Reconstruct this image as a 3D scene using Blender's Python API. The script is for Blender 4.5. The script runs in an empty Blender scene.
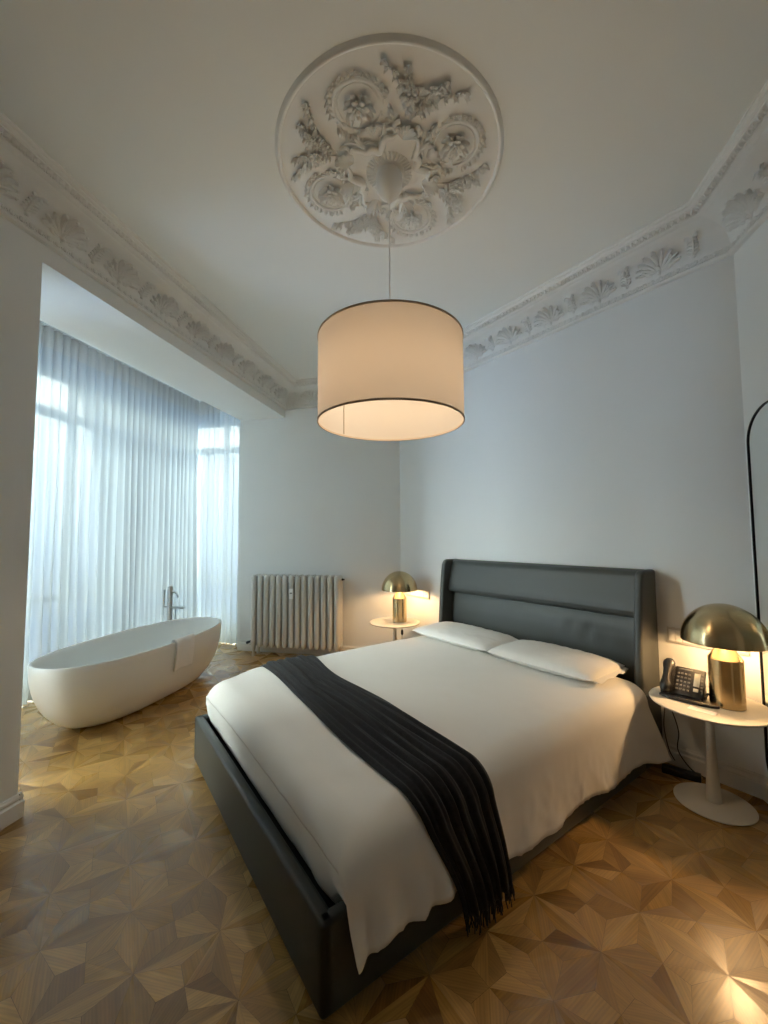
import bpy, bmesh, math, random
from mathutils import Vector, Matrix, noise
PI = math.pi; sin = math.sin; cos = math.cos
random.seed(7)
S = bpy.context.scene
COL = S.collection

# ------------------------------------------------------------------ room data (metres)
LX = -2.421            # left wall face
FY = 5.075             # far wall face
RX = 1.627             # right wall face
NY = -1.7              # rear wall face (behind the camera)
H = 3.511              # ceiling
SOF = 3.122            # underside of the lintel over the bay
HC = 3.231             # bottom of the cornice
BX = -3.07             # bay side of the left wall
PHI = math.radians(47.609)
C0 = Vector((-.848, FY)); BD = Vector((sin(PHI), -cos(PHI))); BN = Vector((-cos(PHI), -sin(PHI)))
BRC = Vector((RX, 2.815))
BED_ROT = math.atan2(BD.y, BD.x)
def B(s, d, z=0):       # along the headboard wall, out from it, up
    p = C0 + BD * s + BN * d
    return Vector((p.x, p.y, z))

# ------------------------------------------------------------------ materials
def mat(name, color=(.8, .8, .8), rough=.5, metal=0, bump=None, var=None, spec=None, **kw):
    m = bpy.data.materials.new(name); m.use_nodes = True
    nt = m.node_tree; b = nt.nodes['Principled BSDF']
    b.inputs['Base Color'].default_value = (*color, 1)
    b.inputs['Roughness'].default_value = rough
    b.inputs['Metallic'].default_value = metal
    if spec is not None: b.inputs['Specular IOR Level'].default_value = spec
    for k, v in kw.items(): b.inputs[k.replace('_', ' ')].default_value = v
    tc = nt.nodes.new('ShaderNodeTexCoord')
    if var:                                  # (scale, amount)
        n = nt.nodes.new('ShaderNodeTexNoise'); n.inputs['Scale'].default_value = var[0]; n.inputs['Detail'].default_value = 5
        nt.links.new(tc.outputs['Object'], n.inputs['Vector'])
        mx = nt.nodes.new('ShaderNodeMix'); mx.data_type = 'RGBA'
        mx.inputs[6].default_value = (*[c * (1 - var[1]) for c in color], 1)
        mx.inputs[7].default_value = (*[min(1, c * (1 + var[1])) for c in color], 1)
        nt.links.new(n.outputs['Fac'], mx.inputs[0]); nt.links.new(mx.outputs[2], b.inputs['Base Color'])
    if bump:                                 # (scale, strength, distance)
        n = nt.nodes.new('ShaderNodeTexNoise'); n.inputs['Scale'].default_value = bump[0]; n.inputs['Detail'].default_value = 6
        nt.links.new(tc.outputs['Object'], n.inputs['Vector'])
        bp = nt.nodes.new('ShaderNodeBump'); bp.inputs['Strength'].default_value = bump[1]; bp.inputs['Distance'].default_value = bump[2]
        nt.links.new(n.outputs['Fac'], bp.inputs['Height']); nt.links.new(bp.outputs[0], b.inputs['Normal'])
    return m

M_WALL = mat('wall_paint', (.83, .84, .825), .85, var=(2.5, .025), bump=(60, .08, .002))
M_CEIL = mat('ceiling_paint', (.86, .88, .86), .9, var=(1.6, .02), bump=(45, .08, .002))
M_PLAST = mat('moulding_plaster', (.87, .87, .845), .75, var=(9, .03), bump=(90, .12, .001))
M_BASE = mat('baseboard_paint', (.80, .80, .78), .5, var=(4, .02))
M_LEATH = mat('grey_leather', (.050, .056, .053), .45, var=(6, .1), bump=(240, .25, .0008))
M_LINEN = mat('white_linen', (.84, .83, .80), .85, var=(3, .015), bump=(500, .12, .0004), Sheen_Weight=.15)
M_THROW = mat('charcoal_knit', (.020, .021, .024), 1.0, var=(60, .5), bump=(260, .6, .002), spec=.15, Sheen_Weight=.12)
M_TUB = mat('matte_white_stone', (.80, .80, .77), .38, var=(3, .01))
M_STEEL = mat('brushed_steel', (.42, .43, .43), .3, 1)
M_TAB = mat('white_lacquer', (.68, .65, .58), .4, var=(4, .01))
M_BLACK = mat('black_plastic', (.012, .012, .013), .32)
M_KEY = mat('grey_key_plastic', (.10, .10, .10), .45)
M_DISP = mat('phone_display', (.62, .60, .50), .3)
M_PAPER = mat('card_paper', (.95, .90, .88), .7)
M_RAD = mat('radiator_enamel', (.60, .59, .545), .38, var=(14, .03))
M_WHITE = mat('white_plastic', (.88, .88, .86), .45)
M_PLATE = mat('plate_plastic', (.62, .60, .55), .4)
M_FRAME = mat('black_metal_frame', (.012, .012, .014), .35, .6)
M_MIRROR = mat('mirror_silver', (.86, .9, .88), .02, 1)
M_WIN = mat('window_frame_paint', (.62, .63, .62), .5)
M_TOWEL = mat('white_terry', (.88, .87, .85), .95, bump=(300, .8, .003), Sheen_Weight=.3)
M_GAP = mat('parquet_joint', (.10, .06, .03), .8)
M_DARK = mat('dark_gap', (.02, .02, .02), .9)
M_SLAT = mat('seam_thread', (.35, .27, .18), .9)

def brass():
    m = mat('brushed_brass', (.55, .42, .23), .3, 1)
    nt = m.node_tree; b = nt.nodes['Principled BSDF']
    b.inputs['Anisotropic'].default_value = .75
    b.inputs['Anisotropic Rotation'].default_value = .25; tg = nt.nodes.new('ShaderNodeTangent'); tg.direction_type = 'RADIAL'; tg.axis = 'Z'
    nt.links.new(tg.outputs[0], b.inputs['Tangent'])
    tc = nt.nodes.new('ShaderNodeTexCoord'); mp = nt.nodes.new('ShaderNodeMapping'); mp.inputs['Scale'].default_value = (4, 4, 260)
    n = nt.nodes.new('ShaderNodeTexNoise'); n.inputs['Scale'].default_value = 3; n.inputs['Detail'].default_value = 3
    nt.links.new(tc.outputs['Object'], mp.inputs[0]); nt.links.new(mp.outputs[0], n.inputs['Vector'])
    mr = nt.nodes.new('ShaderNodeMapRange'); mr.inputs[3].default_value = .18; mr.inputs[4].default_value = .32
    nt.links.new(n.outputs['Fac'], mr.inputs[0]); nt.links.new(mr.outputs[0], b.inputs['Roughness'])
    return m
M_BRASS = brass()
M_DOMEIN = mat('white_enamel_inside', (.85, .83, .78), .5)

def emis(name, color, strength):
    m = bpy.data.materials.new(name); m.use_nodes = True; nt = m.node_tree; nt.nodes.clear()
    e = nt.nodes.new('ShaderNodeEmission'); o = nt.nodes.new('ShaderNodeOutputMaterial')
    e.inputs[0].default_value = (*color, 1); e.inputs[1].default_value = strength
    nt.links.new(e.outputs[0], o.inputs[0]); return m
WARM = (1, .66, .33)
M_BULB = emis('glowing_bulb', (1, .72, .40), 9)

def cloth(name, dif, trl, tr, wd, wt, scale_noise=None):
    m = bpy.data.materials.new(name); m.use_nodes = True; nt = m.node_tree; nt.nodes.clear()
    o = nt.nodes.new('ShaderNodeOutputMaterial')
    a = nt.nodes.new('ShaderNodeBsdfDiffuse'); a.inputs[0].default_value = (*dif, 1)
    t = nt.nodes.new('ShaderNodeBsdfTranslucent'); t.inputs[0].default_value = (*trl, 1)
    mx = nt.nodes.new('ShaderNodeMixShader'); mx.inputs[0].default_value = wd
    nt.links.new(a.outputs[0], mx.inputs[1]); nt.links.new(t.outputs[0], mx.inputs[2])
    out = mx
    if wt > 0:
        p = nt.nodes.new('ShaderNodeBsdfTransparent'); p.inputs[0].default_value = (*tr, 1)
        m2 = nt.nodes.new('ShaderNodeMixShader'); m2.inputs[0].default_value = wt
        nt.links.new(mx.outputs[0], m2.inputs[1]); nt.links.new(p.outputs[0], m2.inputs[2]); out = m2
    nt.links.new(out.outputs[0], o.inputs[0]); return m
M_SHEER = cloth('sheer_voile', (.66, .67, .65), (.108, .124, .130), (.95, .97, 1), .5, .013)
M_HEAD = cloth('voile_heading', (.62, .61, .57), (.15, .15, .14), (1, 1, 1), .45, .006)
M_SHADE = cloth('drum_shade_linen', (.64, .59, .54), (.60, .515, .43), (1, 1, 1), .38, 0)
M_TRIM = mat('shade_edge_tape', (.48, .38, .28), .8)

def glass():
    m = bpy.data.materials.new('window_glass'); m.use_nodes = True; nt = m.node_tree; nt.nodes.clear()
    o = nt.nodes.new('ShaderNodeOutputMaterial'); t = nt.nodes.new('ShaderNodeBsdfTransparent'); t.inputs[0].default_value = (.96, .97, .95, 1)
    g = nt.nodes.new('ShaderNodeBsdfGlossy'); g.inputs['Roughness'].default_value = .02
    f = nt.nodes.new('ShaderNodeFresnel'); f.inputs[0].default_value = 1.45; mx = nt.nodes.new('ShaderNodeMixShader')
    nt.links.new(f.outputs[0], mx.inputs[0]); nt.links.new(t.outputs[0], mx.inputs[1]); nt.links.new(g.outputs[0], mx.inputs[2])
    nt.links.new(mx.outputs[0], o.inputs[0]); return m
M_GLASS = glass()

def parquet():
    m = bpy.data.materials.new('oak_parquet'); m.use_nodes = True; nt = m.node_tree; b = nt.nodes['Principled BSDF']
    L = nt.links.new; N = nt.nodes.new
    at = N('ShaderNodeAttribute'); at.attribute_name = 'tone'
    sp = N('ShaderNodeSeparateColor'); L(at.outputs['Color'], sp.inputs[0])
    uv = N('ShaderNodeUVMap'); uv.uv_map = 'grain'
    mp = N('ShaderNodeMapping'); mp.inputs['Scale'].default_value = (3.2, 46, 1); L(uv.outputs[0], mp.inputs[0])
    n = N('ShaderNodeTexNoise'); n.inputs['Scale'].default_value = 1; n.inputs['Detail'].default_value = 4; n.inputs['Distortion'].default_value = .6
    L(mp.outputs[0], n.inputs['Vector'])
    mp2 = N('ShaderNodeMapping'); mp2.inputs['Scale'].default_value = (2.2, 14, 1); L(uv.outputs[0], mp2.inputs[0])
    n2 = N('ShaderNodeTexWave'); n2.inputs['Scale'].default_value = 2.2; n2.bands_direction = 'Y'; n2.inputs['Distortion'].default_value = 7; n2.inputs['Detail'].default_value = 2; n2.inputs['Detail Scale'].default_value = .6
    L(mp2.outputs[0], n2.inputs['Vector'])
    cr = N('ShaderNodeValToRGB'); cr.color_ramp.elements[0].color = (.23, .115, .027, 1); cr.color_ramp.elements[1].color = (.62, .385, .135, 1)
    e = cr.color_ramp.elements.new(.5); e.color = (.42, .242, .068, 1)
    L(sp.outputs[0], cr.inputs[0])
    mr = N('ShaderNodeMapRange'); mr.inputs[1].default_value = .3; mr.inputs[2].default_value = .7; mr.inputs[3].default_value = .72; mr.inputs[4].default_value = 1.1
    L(n.outputs['Fac'], mr.inputs[0])
    mr2 = N('ShaderNodeMapRange'); mr2.inputs[3].default_value = .88; mr2.inputs[4].default_value = 1.04; L(n2.outputs['Fac'], mr2.inputs[0])
    mu = N('ShaderNodeMath'); mu.operation = 'MULTIPLY'; L(mr.outputs[0], mu.inputs[0]); L(mr2.outputs[0], mu.inputs[1])
    vm = N('ShaderNodeVectorMath'); vm.operation = 'SCALE'; L(cr.outputs[0], vm.inputs[0]); L(mu.outputs[0], vm.inputs['Scale'])
    L(vm.outputs[0], b.inputs['Base Color'])
    mr3 = N('ShaderNodeMapRange'); mr3.inputs[3].default_value = .40; mr3.inputs[4].default_value = .22; L(sp.outputs[1], mr3.inputs[0])
    L(mr3.outputs[0], b.inputs['Roughness']); b.inputs['Specular IOR Level'].default_value = .7
    bp = N('ShaderNodeBump'); bp.inputs['Strength'].default_value = .25; bp.inputs['Distance'].default_value = .0012; L(n.outputs['Fac'], bp.inputs['Height'])
    L(bp.outputs[0], b.inputs['Normal'])
    return m
M_OAK = parquet()

# ------------------------------------------------------------------ mesh helpers
class MB:
    def __init__(s): s.v = []; s.f = []; s.m = []
    def add(s, vs, fs, mi=0):
        k = len(s.v); s.v += [tuple(v) for v in vs]; s.f += [tuple(i + k for i in f) for f in fs]; s.m += [mi] * len(fs); return s
    def box(s, lo, hi, bev=0, seg=2, mi=0, mtx=None):
        bm = bmesh.new(); bmesh.ops.create_cube(bm, size=1)
        for v in bm.verts:
            v.co = Vector([(lo[i] + hi[i]) / 2 + v.co[i] * (hi[i] - lo[i]) for i in range(3)])
        if bev: bmesh.ops.bevel(bm, geom=bm.edges[:], offset=bev, segments=seg, profile=.5, affect='EDGES')
        if mtx: bmesh.ops.transform(bm, matrix=mtx, verts=bm.verts)
        s.bm(bm, mi); return s
    def bm(s, bm, mi=0):
        bm.verts.index_update()
        s.add([v.co[:] for v in bm.verts], [[v.index for v in f.verts] for f in bm.faces], mi); bm.free()
    def lathe(s, prof, n=32, c=(0, 0, 0), mi=0, cap0=True, cap1=True):
        vs = []; fs = []
        for r, z in prof:
            for i in range(n):
                a = 2 * PI * i / n; vs.append((c[0] + r * cos(a), c[1] + r * sin(a), c[2] + z))
        for j in range(len(prof) - 1):
            for i in range(n):
                k = (i + 1) % n; fs.append((j * n + i, j * n + k, (j + 1) * n + k, (j + 1) * n + i))
        if cap0: fs.append(tuple(range(n - 1, -1, -1)))
        if cap1: fs.append(tuple((len(prof) - 1) * n + i for i in range(n)))
        return s.add(vs, fs, mi)
    def tube(s, pts, r, n=8, mi=0, flat=1, up=None, caps=True):
        pts = [Vector(p) for p in pts]; rs = r if hasattr(r, '__len__') else [r] * len(pts)
        vs = []; fs = []; pu = None
        for i, p in enumerate(pts):
            t = (pts[min(i + 1, len(pts) - 1)] - pts[max(i - 1, 0)]).normalized()
            if up is not None: w = Vector(up)
            elif pu is None: w = Vector((0, 0, 1)) if abs(t.z) < .9 else Vector((1, 0, 0))
            else: w = pu
            a = t.cross(w).normalized(); b = a.cross(t).normalized(); pu = b
            for k in range(n):
                g = 2 * PI * k / n; vs.append(p + a * cos(g) * rs[i] + b * sin(g) * rs[i] * flat)
        for i in range(len(pts) - 1):
            for k in range(n):
                l = (k + 1) % n; fs.append((i * n + k, i * n + l, (i + 1) * n + l, (i + 1) * n + k))
        if caps: fs.append(tuple(range(n - 1, -1, -1))); fs.append(tuple((len(pts) - 1) * n + k for k in range(n)))
        return s.add(vs, fs, mi)
    def grid(s, fn, nu, nv, mi=0, close=False):
        vs = [fn(i / nu, j / nv) for i in range(nu + (0 if close else 1)) for j in range(nv + 1)]
        fs = []; w = nv + 1; R = nu if close else nu
        for i in range(R):
            i2 = (i + 1) % nu if close else i + 1
            for j in range(nv): fs.append((i * w + j, i2 * w + j, i2 * w + j + 1, i * w + j + 1))
        return s.add(vs, fs, mi)
    def ell(s, c, r, n=10, m=6, mtx=None, mi=0):
        bm = bmesh.new(); bmesh.ops.create_uvsphere(bm, u_segments=n, v_segments=m, radius=1)
        for v in bm.verts: v.co = Vector((v.co.x * r[0], v.co.y * r[1], v.co.z * r[2]))
        if mtx: bmesh.ops.transform(bm, matrix=mtx, verts=bm.verts)
        for v in bm.verts: v.co += Vector(c)
        s.bm(bm, mi); return s
    def prism(s, poly, a, b, axis='x', bev=0, mi=0):
        # polygon in the plane normal to axis, extruded from a to b
        bm = bmesh.new()
        def P(p, t): return {'x': (t, p[0], p[1]), 'y': (p[0], t, p[1]), 'z': (p[0], p[1], t)}[axis]
        v0 = [bm.verts.new(P(p, a)) for p in poly]; v1 = [bm.verts.new(P(p, b)) for p in poly]
        bm.faces.new(v0); bm.faces.new(v1[::-1])
        for i in range(len(poly)):
            j = (i + 1) % len(poly); bm.faces.new((v0[j], v0[i], v1[i], v1[j]))
        bmesh.ops.recalc_face_normals(bm, faces=bm.faces[:])
        if bev: bmesh.ops.bevel(bm, geom=bm.edges[:], offset=bev, segments=3, profile=.5, affect='EDGES', clamp_overlap=True)
        s.bm(bm, mi); return s
    def build(s, name, mats, parent=None, smooth=True, angle=40, solid=0, sub=0, fixn=True):
        me = bpy.data.meshes.new(name); me.from_pydata(s.v, [], s.f)
        if not isinstance(mats, (list, tuple)): mats = [mats]
        for m in mats: me.materials.append(m)
        me.polygons.foreach_set('material_index', s.m)
        if fixn:
            bm = bmesh.new(); bm.from_mesh(me); bmesh.ops.recalc_face_normals(bm, faces=bm.faces[:]); bm.to_mesh(me); bm.free()
        me.update()
        if smooth:
            me.polygons.foreach_set('use_smooth', [True] * len(me.polygons))
            if angle < 180: me.set_sharp_from_angle(angle=math.radians(angle))
        o = bpy.data.objects.new(name, me); COL.objects.link(o)
        if parent: o.parent = parent
        if solid:
            d = o.modifiers.new('solid', 'SOLIDIFY'); d.thickness = solid; d.offset = 0
        if sub:
            d = o.modifiers.new('sub', 'SUBSURF'); d.levels = sub; d.render_levels = sub
        return o

def tag(o, label, cat, group=None, kind=None):
    o['label'] = label; o['category'] = cat
    if group: o['group'] = group
    if kind: o['kind'] = kind
    return o
def thing(name, loc, rz, label, cat, group=None):
    o = bpy.data.objects.new(name, None); COL.objects.link(o); o.location = loc; o.rotation_euler = (0, 0, rz)
    o.empty_display_size = .1
    return tag(o, label, cat, group)
def struct(o): o['kind'] = 'structure'; return o
def copy_tree(o, parent=None):
    c = o.copy(); COL.objects.link(c); c.parent = parent
    for ch in list(o.children): copy_tree(ch, c)
    return c
def nz(x, y=0, z=0, sc=1): return noise.noise(Vector((x * sc, y * sc, z * sc)))
def sstep(a, b, x):
    t = min(1, max(0, (x - a) / (b - a))); return t * t * (3 - 2 * t)

# ------------------------------------------------------------------ floor: star parquet, every lozenge a face of its own
def build_floor():
    x0, x1, y0, y1 = -4.7, 2.2, NY - .3, 6.2
    me_v = []; me_f = []; tones = []; uvs = []; mi = []
    me_v += [(x0, y0, -.0015), (x1, y0, -.0015), (x1, y1, -.0015), (x0, y1, -.0015)]; me_f.append((0, 1, 2, 3)); tones.append((0, 0)); uvs.append([(0, 0)] * 4); mi.append(1)
    e = .2; ox, oy = -1.563, 1.697
    U = Vector((e, e)); V = Vector((-e, e))
    t = .2
    rnd = random.Random(3)
    for i in range(-26, 27):
        for j in range(-26, 27):
            O = Vector((ox, oy)) + U * i + V * j
            c = O + (U + V) / 2
            if not (x0 + .2 < c.x < x1 - .1 and y0 + .2 < c.y < y1 - .2): continue
            cor = [(0, 0), (1, 0), (1, 1), (0, 1)]; mid = [(.5, t), (1 - t, .5), (.5, 1 - t), (t, .5)]; ctr = (.5, .5)
            P = []
            for k in range(4):
                a, b = cor[k], cor[(k + 1) % 4]
                P.append(([a, b, mid[k]], (b[0] - a[0], b[1] - a[1])))
                g = (ctr[0] - a[0], ctr[1] - a[1])
                if rnd.random() < .5: P.append(([a, mid[k], ctr, mid[k - 1]], g))
                else:
                    P.append(([a, mid[k], ctr], g)); P.append(([a, ctr, mid[k - 1]], g))
            for poly, g in P:
                w = [O + U * p[0] + V * p[1] for p in poly]
                m = sum(w, Vector((0, 0))) / len(w)
                w = [m + (q - m) * (1 - .0007 / max(.02, (q - m).length)) for q in w]
                G = (U * g[0] + V * g[1]).normalized()
                if rnd.random() < .25: G = Vector((G.x * cos(.8) - G.y * sin(.8), G.x * sin(.8) + G.y * cos(.8)))
                Q = Vector((-G.y, G.x)); off = (rnd.random() * 9, rnd.random() * 9)
                k = len(me_v); me_v += [(q.x, q.y, 0) for q in w]; me_f.append(tuple(range(k, k + len(w))))
                uvs.append([((q - m).dot(G) + off[0], (q - m).dot(Q) + off[1]) for q in w])
                tones.append((min(1, max(0, rnd.gauss(.5, .22))), rnd.random())); mi.append(0)
    me = bpy.data.meshes.new('floor'); me.from_pydata(me_v, [], me_f); me.materials.append(M_OAK); me.materials.append(M_GAP)
    me.polygons.foreach_set('material_index', mi)
    uvl = me.uv_layers.new(name='grain'); ca = me.color_attributes.new('tone', 'FLOAT_COLOR', 'CORNER')
    uvl = me.uv_layers['grain']; ca = me.color_attributes['tone']
    li = 0
    for f, u, tn in zip(me_f, uvs, tones):
        for q in u:
            uvl.data[li].uv = q; ca.data[li].color = (tn[0], tn[1], 0, 1); li += 1
    bm = bmesh.new(); bm.from_mesh(me)
    for f in bm.faces:
        if f.normal.z < 0: f.normal_flip()
    bm.to_mesh(me); bm.free()
    o = bpy.data.objects.new('floor', me); COL.objects.link(o); struct(o)
build_floor()

# ------------------------------------------------------------------ walls
WT = 3.75
m = MB(); m.box((BX, NY, 0), (LX, 1.85, WT)); m.box((BX, 1.85, SOF), (LX, FY, WT)); struct(m.build('wall_left', M_WALL, smooth=False))
m = MB(); m.box((BX, FY, 0), (C0.x + .25, FY + .16, WT)); struct(m.build('wall_far', M_WALL, smooth=False))
def slab(a, b, n, name):
    a = Vector(a); b = Vector(b); n = Vector(n)
    m = MB(); p = [a, b, b - n * .14, a - n * .14]
    m.prism([(q.x, q.y) for q in p], 0, WT, 'z'); return struct(m.build(name, M_WALL, smooth=False))
slab(C0 - BD * .0, BRC + BD * .2, BN, 'wall_headboard')
slab((RX, BRC.y + .12), (RX, NY), (-1, 0), 'wall_right')
slab((RX + .1, NY), (BX, NY), (0, 1), 'wall_rear')
m = MB(); m.box((LX - .1, NY, H), (2.0, FY + .1, H + .12)); struct(m.build('ceiling', M_CEIL, smooth=False))
m = MB(); m.box((-4.75, .5, 3.64), (BX + .0, 6.0, WT)); struct(m.build('ceiling_bay', M_CEIL, smooth=False))
# bay shell: near cheek, window wall, end wall
m = MB(); m.box((-4.6, .5, 0), (BX, .7, 3.64)); struct(m.build('wall_bay_near', M_WALL, smooth=False))
WY = [(.78, 1.96), (2.02, 3.20), (3.26, 4.44), (4.50, 5.68)]; WZ = (.10, 3.34)  # first window is unseen, added with a longer near bay for more daylight
m = MB(); X0, X1 = -4.62, -4.40
m.box((X0, .5, 0), (X1, 5.9, WZ[0])); m.box((X0, .5, WZ[1]), (X1, 5.9, 3.64))
ys = [.5] + [v for w in WY for v in w] + [5.9]
for i in range(0, len(ys), 2): m.box((X0, ys[i], WZ[0]), (X1, ys[i + 1], WZ[1]))
struct(m.build('wall_bay_street', M_WALL, smooth=False))
EY = 5.72; EX = (-4.36, -3.16)
m = MB(); m.box((X1, EY, 0), (BX + .02, EY + .18, WZ[0])); m.box((X1, EY, WZ[1]), (BX + .02, EY + .18, 3.64))
m.box((X1, EY, WZ[0]), (EX[0], EY + .18, WZ[1])); m.box((EX[1], EY, WZ[0]), (BX + .02, EY + .18, WZ[1]))
m.box((BX - .12, FY + .16, 0), (BX + .02, EY, 3.64))
struct(m.build('wall_bay_end', M_WALL, smooth=False))
def window(i, org, ang, w, z0, z1):
    o = bpy.data.objects.new('window_%d' % i, None); COL.objects.link(o); o.location = org; o.rotation_euler = (0, 0, ang); struct(o)
    m = MB(); t = .055; y0, y1 = -.03, .03
    m.box((0, y0, z0), (t, y1, z1), .004); m.box((w - t, y0, z0), (w, y1, z1), .004)
    m.box((t, y0, z0), (w - t, y1, z0 + t * 1.6), .004); m.box((t, y0, z1 - t), (w - t, y1, z1), .004)
    m.box((w / 2 - .04, y0, z0 + t), (w / 2 + .04, y1, z1 - t), .004)
    m.box((t, y0, 2.84), (w - t, y1, 2.94), .004); m.box((t, y0, .82), (w - t, y1, .88), .004)
    m.build('window_frame', M_WIN, o, angle=30)
    m = MB(); m.box((t / 2, -.004, z0 + t / 2), (w - t / 2, .004, z1 - t / 2)); m.build('glass_pane', M_GLASS, o, smooth=False)
    m = MB(); m.tube([(w / 2 + .06, -.05, 1.15), (w / 2 + .06, -.05, 1.27)], .008, 8); m.tube([(w / 2 + .06, -.03, 1.15), (w / 2 + .06, -.052, 1.15)], .007, 8)
    m.build('window_handle', M_STEEL, o)
for i, (a, b) in enumerate(WY): window(i + 1, (-4.50, a, 0), PI / 2, b - a, *WZ)
window(5, (EX[0], EY + .09, 0), 0, EX[1] - EX[0], *WZ)

# baseboards
def baseboard(name, a, b, n, h=.125):
    a = Vector(a); b = Vector(b); n = Vector(n); m = MB()
    prof = [(0, 0), (.024, 0), (.024, h - .042), (.018, h - .038), (.014, h - .030), (.020, h - .022), (.018, h - .012), (.008, h - .006), (.006, h), (0, h)]
    vs = [(q.x + n.x * o, q.y + n.y * o, z) for q in (a, b) for o, z in prof]; k = len(prof)
    fs = [(i, (i + 1) % k, k + (i + 1) % k, k + i) for i in range(k)] + [tuple(range(k)), tuple(range(2 * k - 1, k - 1, -1))]
    m.add(vs, fs); return struct(m.build(name, M_BASE, smooth=False))
baseboard('baseboard_left', (LX, NY), (LX, 1.868), (1, 0))
baseboard('baseboard_reveal', (LX + .018, 1.85), (BX, 1.85), (0, 1))
baseboard('baseboard_far', (BX + .0, FY), (C0.x - .005, FY), (0, -1))
baseboard('baseboard_headboard', C0, BRC, BN)
baseboard('baseboard_right', (RX, BRC.y - .005), (RX, NY), (-1, 0))

# ------------------------------------------------------------------ cornice
def bez(p0, p1, p2, t): return tuple((1 - t) ** 2 * a + 2 * t * (1 - t) * b + t * t * c for a, b, c in zip(p0, p1, p2))
CV = ((.022, 3.292), (.035, 3.425), (.195, 3.432))
def cove(v):                       # point and normal (offset, z) on the cove
    p = bez(*CV, v); q = bez(*CV, min(1, v + .01)); r = bez(*CV, max(0, v - .01))
    t = (q[0] - r[0], q[1] - r[1]); l = math.hypot(*t); return p, (t[1] / l, -t[0] / l)
PROF = [(0, HC - .004), (.012, HC - .004), (.026, HC + .002), (.032, HC + .012), (.026, HC + .022), (.018, HC + .026), (.018, HC + .056)]
PROF += [cove(i / 10)[0] for i in range(11)]
PROF += [(.205, 3.440), (.222, 3.441), (.236, 3.448), (.240, 3.456), (.240, 3.462), (.262, 3.470), (.268, 3.470), (.268, 3.480), (.276, 3.484), (.282, 3.490), (.282, 3.496), (.290, 3.498), (.297, 3.504), (.297, H + .001), (0, H + .001)]
CORN = [Vector((LX, NY)), Vector((LX, FY)), C0.copy(), BRC.copy(), Vector((RX, NY))]     # clockwise round the room seen from above
def inset(k, o):
    n = len(CORN); a = CORN[k - 1]; b = CORN[k]; c = CORN[(k + 1) % n]
    d1 = (b - a).normalized(); d2 = (c - b).normalized()
    n1 = Vector((d1.y, -d1.x)); n2 = Vector((d2.y, -d2.x))
    p1 = b + n1 * o; p2 = b + n2 * o
    den = d1.x * d2.y - d1.y * d2.x; w = p2 - p1; t = (w.x * d2.y - w.y * d2.x) / den
    return p1 + d1 * t

def relief_leaf(m, p0, ang, L, w, h, curl=0, groove=True, n=7):
    # a leaf strip on the cove, p0 = (u, arc length up), grows at ang from the vertical
    K = 5
    def fn(a, b):
        x = b * 2 - 1
        an = ang + curl * a
        u = p0[0] + sin(ang + curl * a * .5) * L * a; v = p0[1] + cos(ang + curl * a * .5) * L * a
        ww = w * (.35 + 1.2 * a * (1 - a) + .55 * a * (a < .9)) if a < 1 else w * .25
        hh = 1.35 * h * (.35 + .75 * a) * (1 - abs(x) ** 2.4) - (.25 * h * (1 - abs(x)) ** 3 if groove else 0) + (h * .35 * max(0, a - .8) * 5) * (1 - x * x)
        u += cos(an) * ww * x; v -= sin(an) * ww * x
        return u, v, hh - .003
    def pt(a, b):
        u, v, hh = fn(a, b); (o, z), nn = cove(min(1, max(0, v / .235)))
        return (u, o + nn[0] * hh, z + nn[1] * hh)
    m.grid(pt, n, K * 2)
def knob(m, u, v, r, h):
    (o, z), nn = cove(min(1, max(0, v / .235))); m.ell((u, o + nn[0] * h, z + nn[1] * h), (r, r, r), 8, 5)
def shell_mesh():
    m = MB()
    for k in range(9):
        f = (k - 4) / 4; a = f * 1.18
        L = .158 - .045 * abs(f) ** 1.5
        relief_leaf(m, (f * .022, .028), a, L, .0135, .030, curl=.35 * f)
        knob(m, f * .022 + sin(a + .17 * f) * L, .028 + cos(a + .17 * f) * L, .0095, .024)
    for s in (-1, 1):
        relief_leaf(m, (s * .04, .02), s * 1.5, .055, .012, .02, curl=-s * 1.2)
        relief_leaf(m, (s * .055, .075), s * 1.25, .05, .010, .018, curl=-s * .9)
        knob(m, s * .088, .055, .011, .014)
    relief_leaf(m, (0, .0), 0, .07, .018, .028)
    knob(m, 0, .02, .013, .016)
    return m
def sprig_mesh():
    m = MB()
    relief_leaf(m, (.006, .01), -.12, .14, .009, .022)
    for k in range(5):
        for s in (-1, 1):
            relief_leaf(m, (.004 - .003 * k, .03 + .025 * k), s * (.75 + .1 * k), .040 - .003 * k, .009, .018, curl=s * .5, n=5)
    relief_leaf(m, (-.01, .13), -.5, .05, .012, .026, curl=-.6); relief_leaf(m, (-.008, .13), .6, .045, .011, .024, curl=.7)
    knob(m, 0, .02, .012, .012); knob(m, -.01, .15, .01, .024)
    return m
SHELL = shell_mesh().build('acanthus_shell', M_PLAST, angle=60); SPRIG = sprig_mesh().build('leaf_sprig', M_PLAST, angle=60)
first = {'s': SHELL, 'l': SPRIG}; used = {'s': False, 'l': False}
ANCH = [1.875, None, 1.345, None, None]
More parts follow.
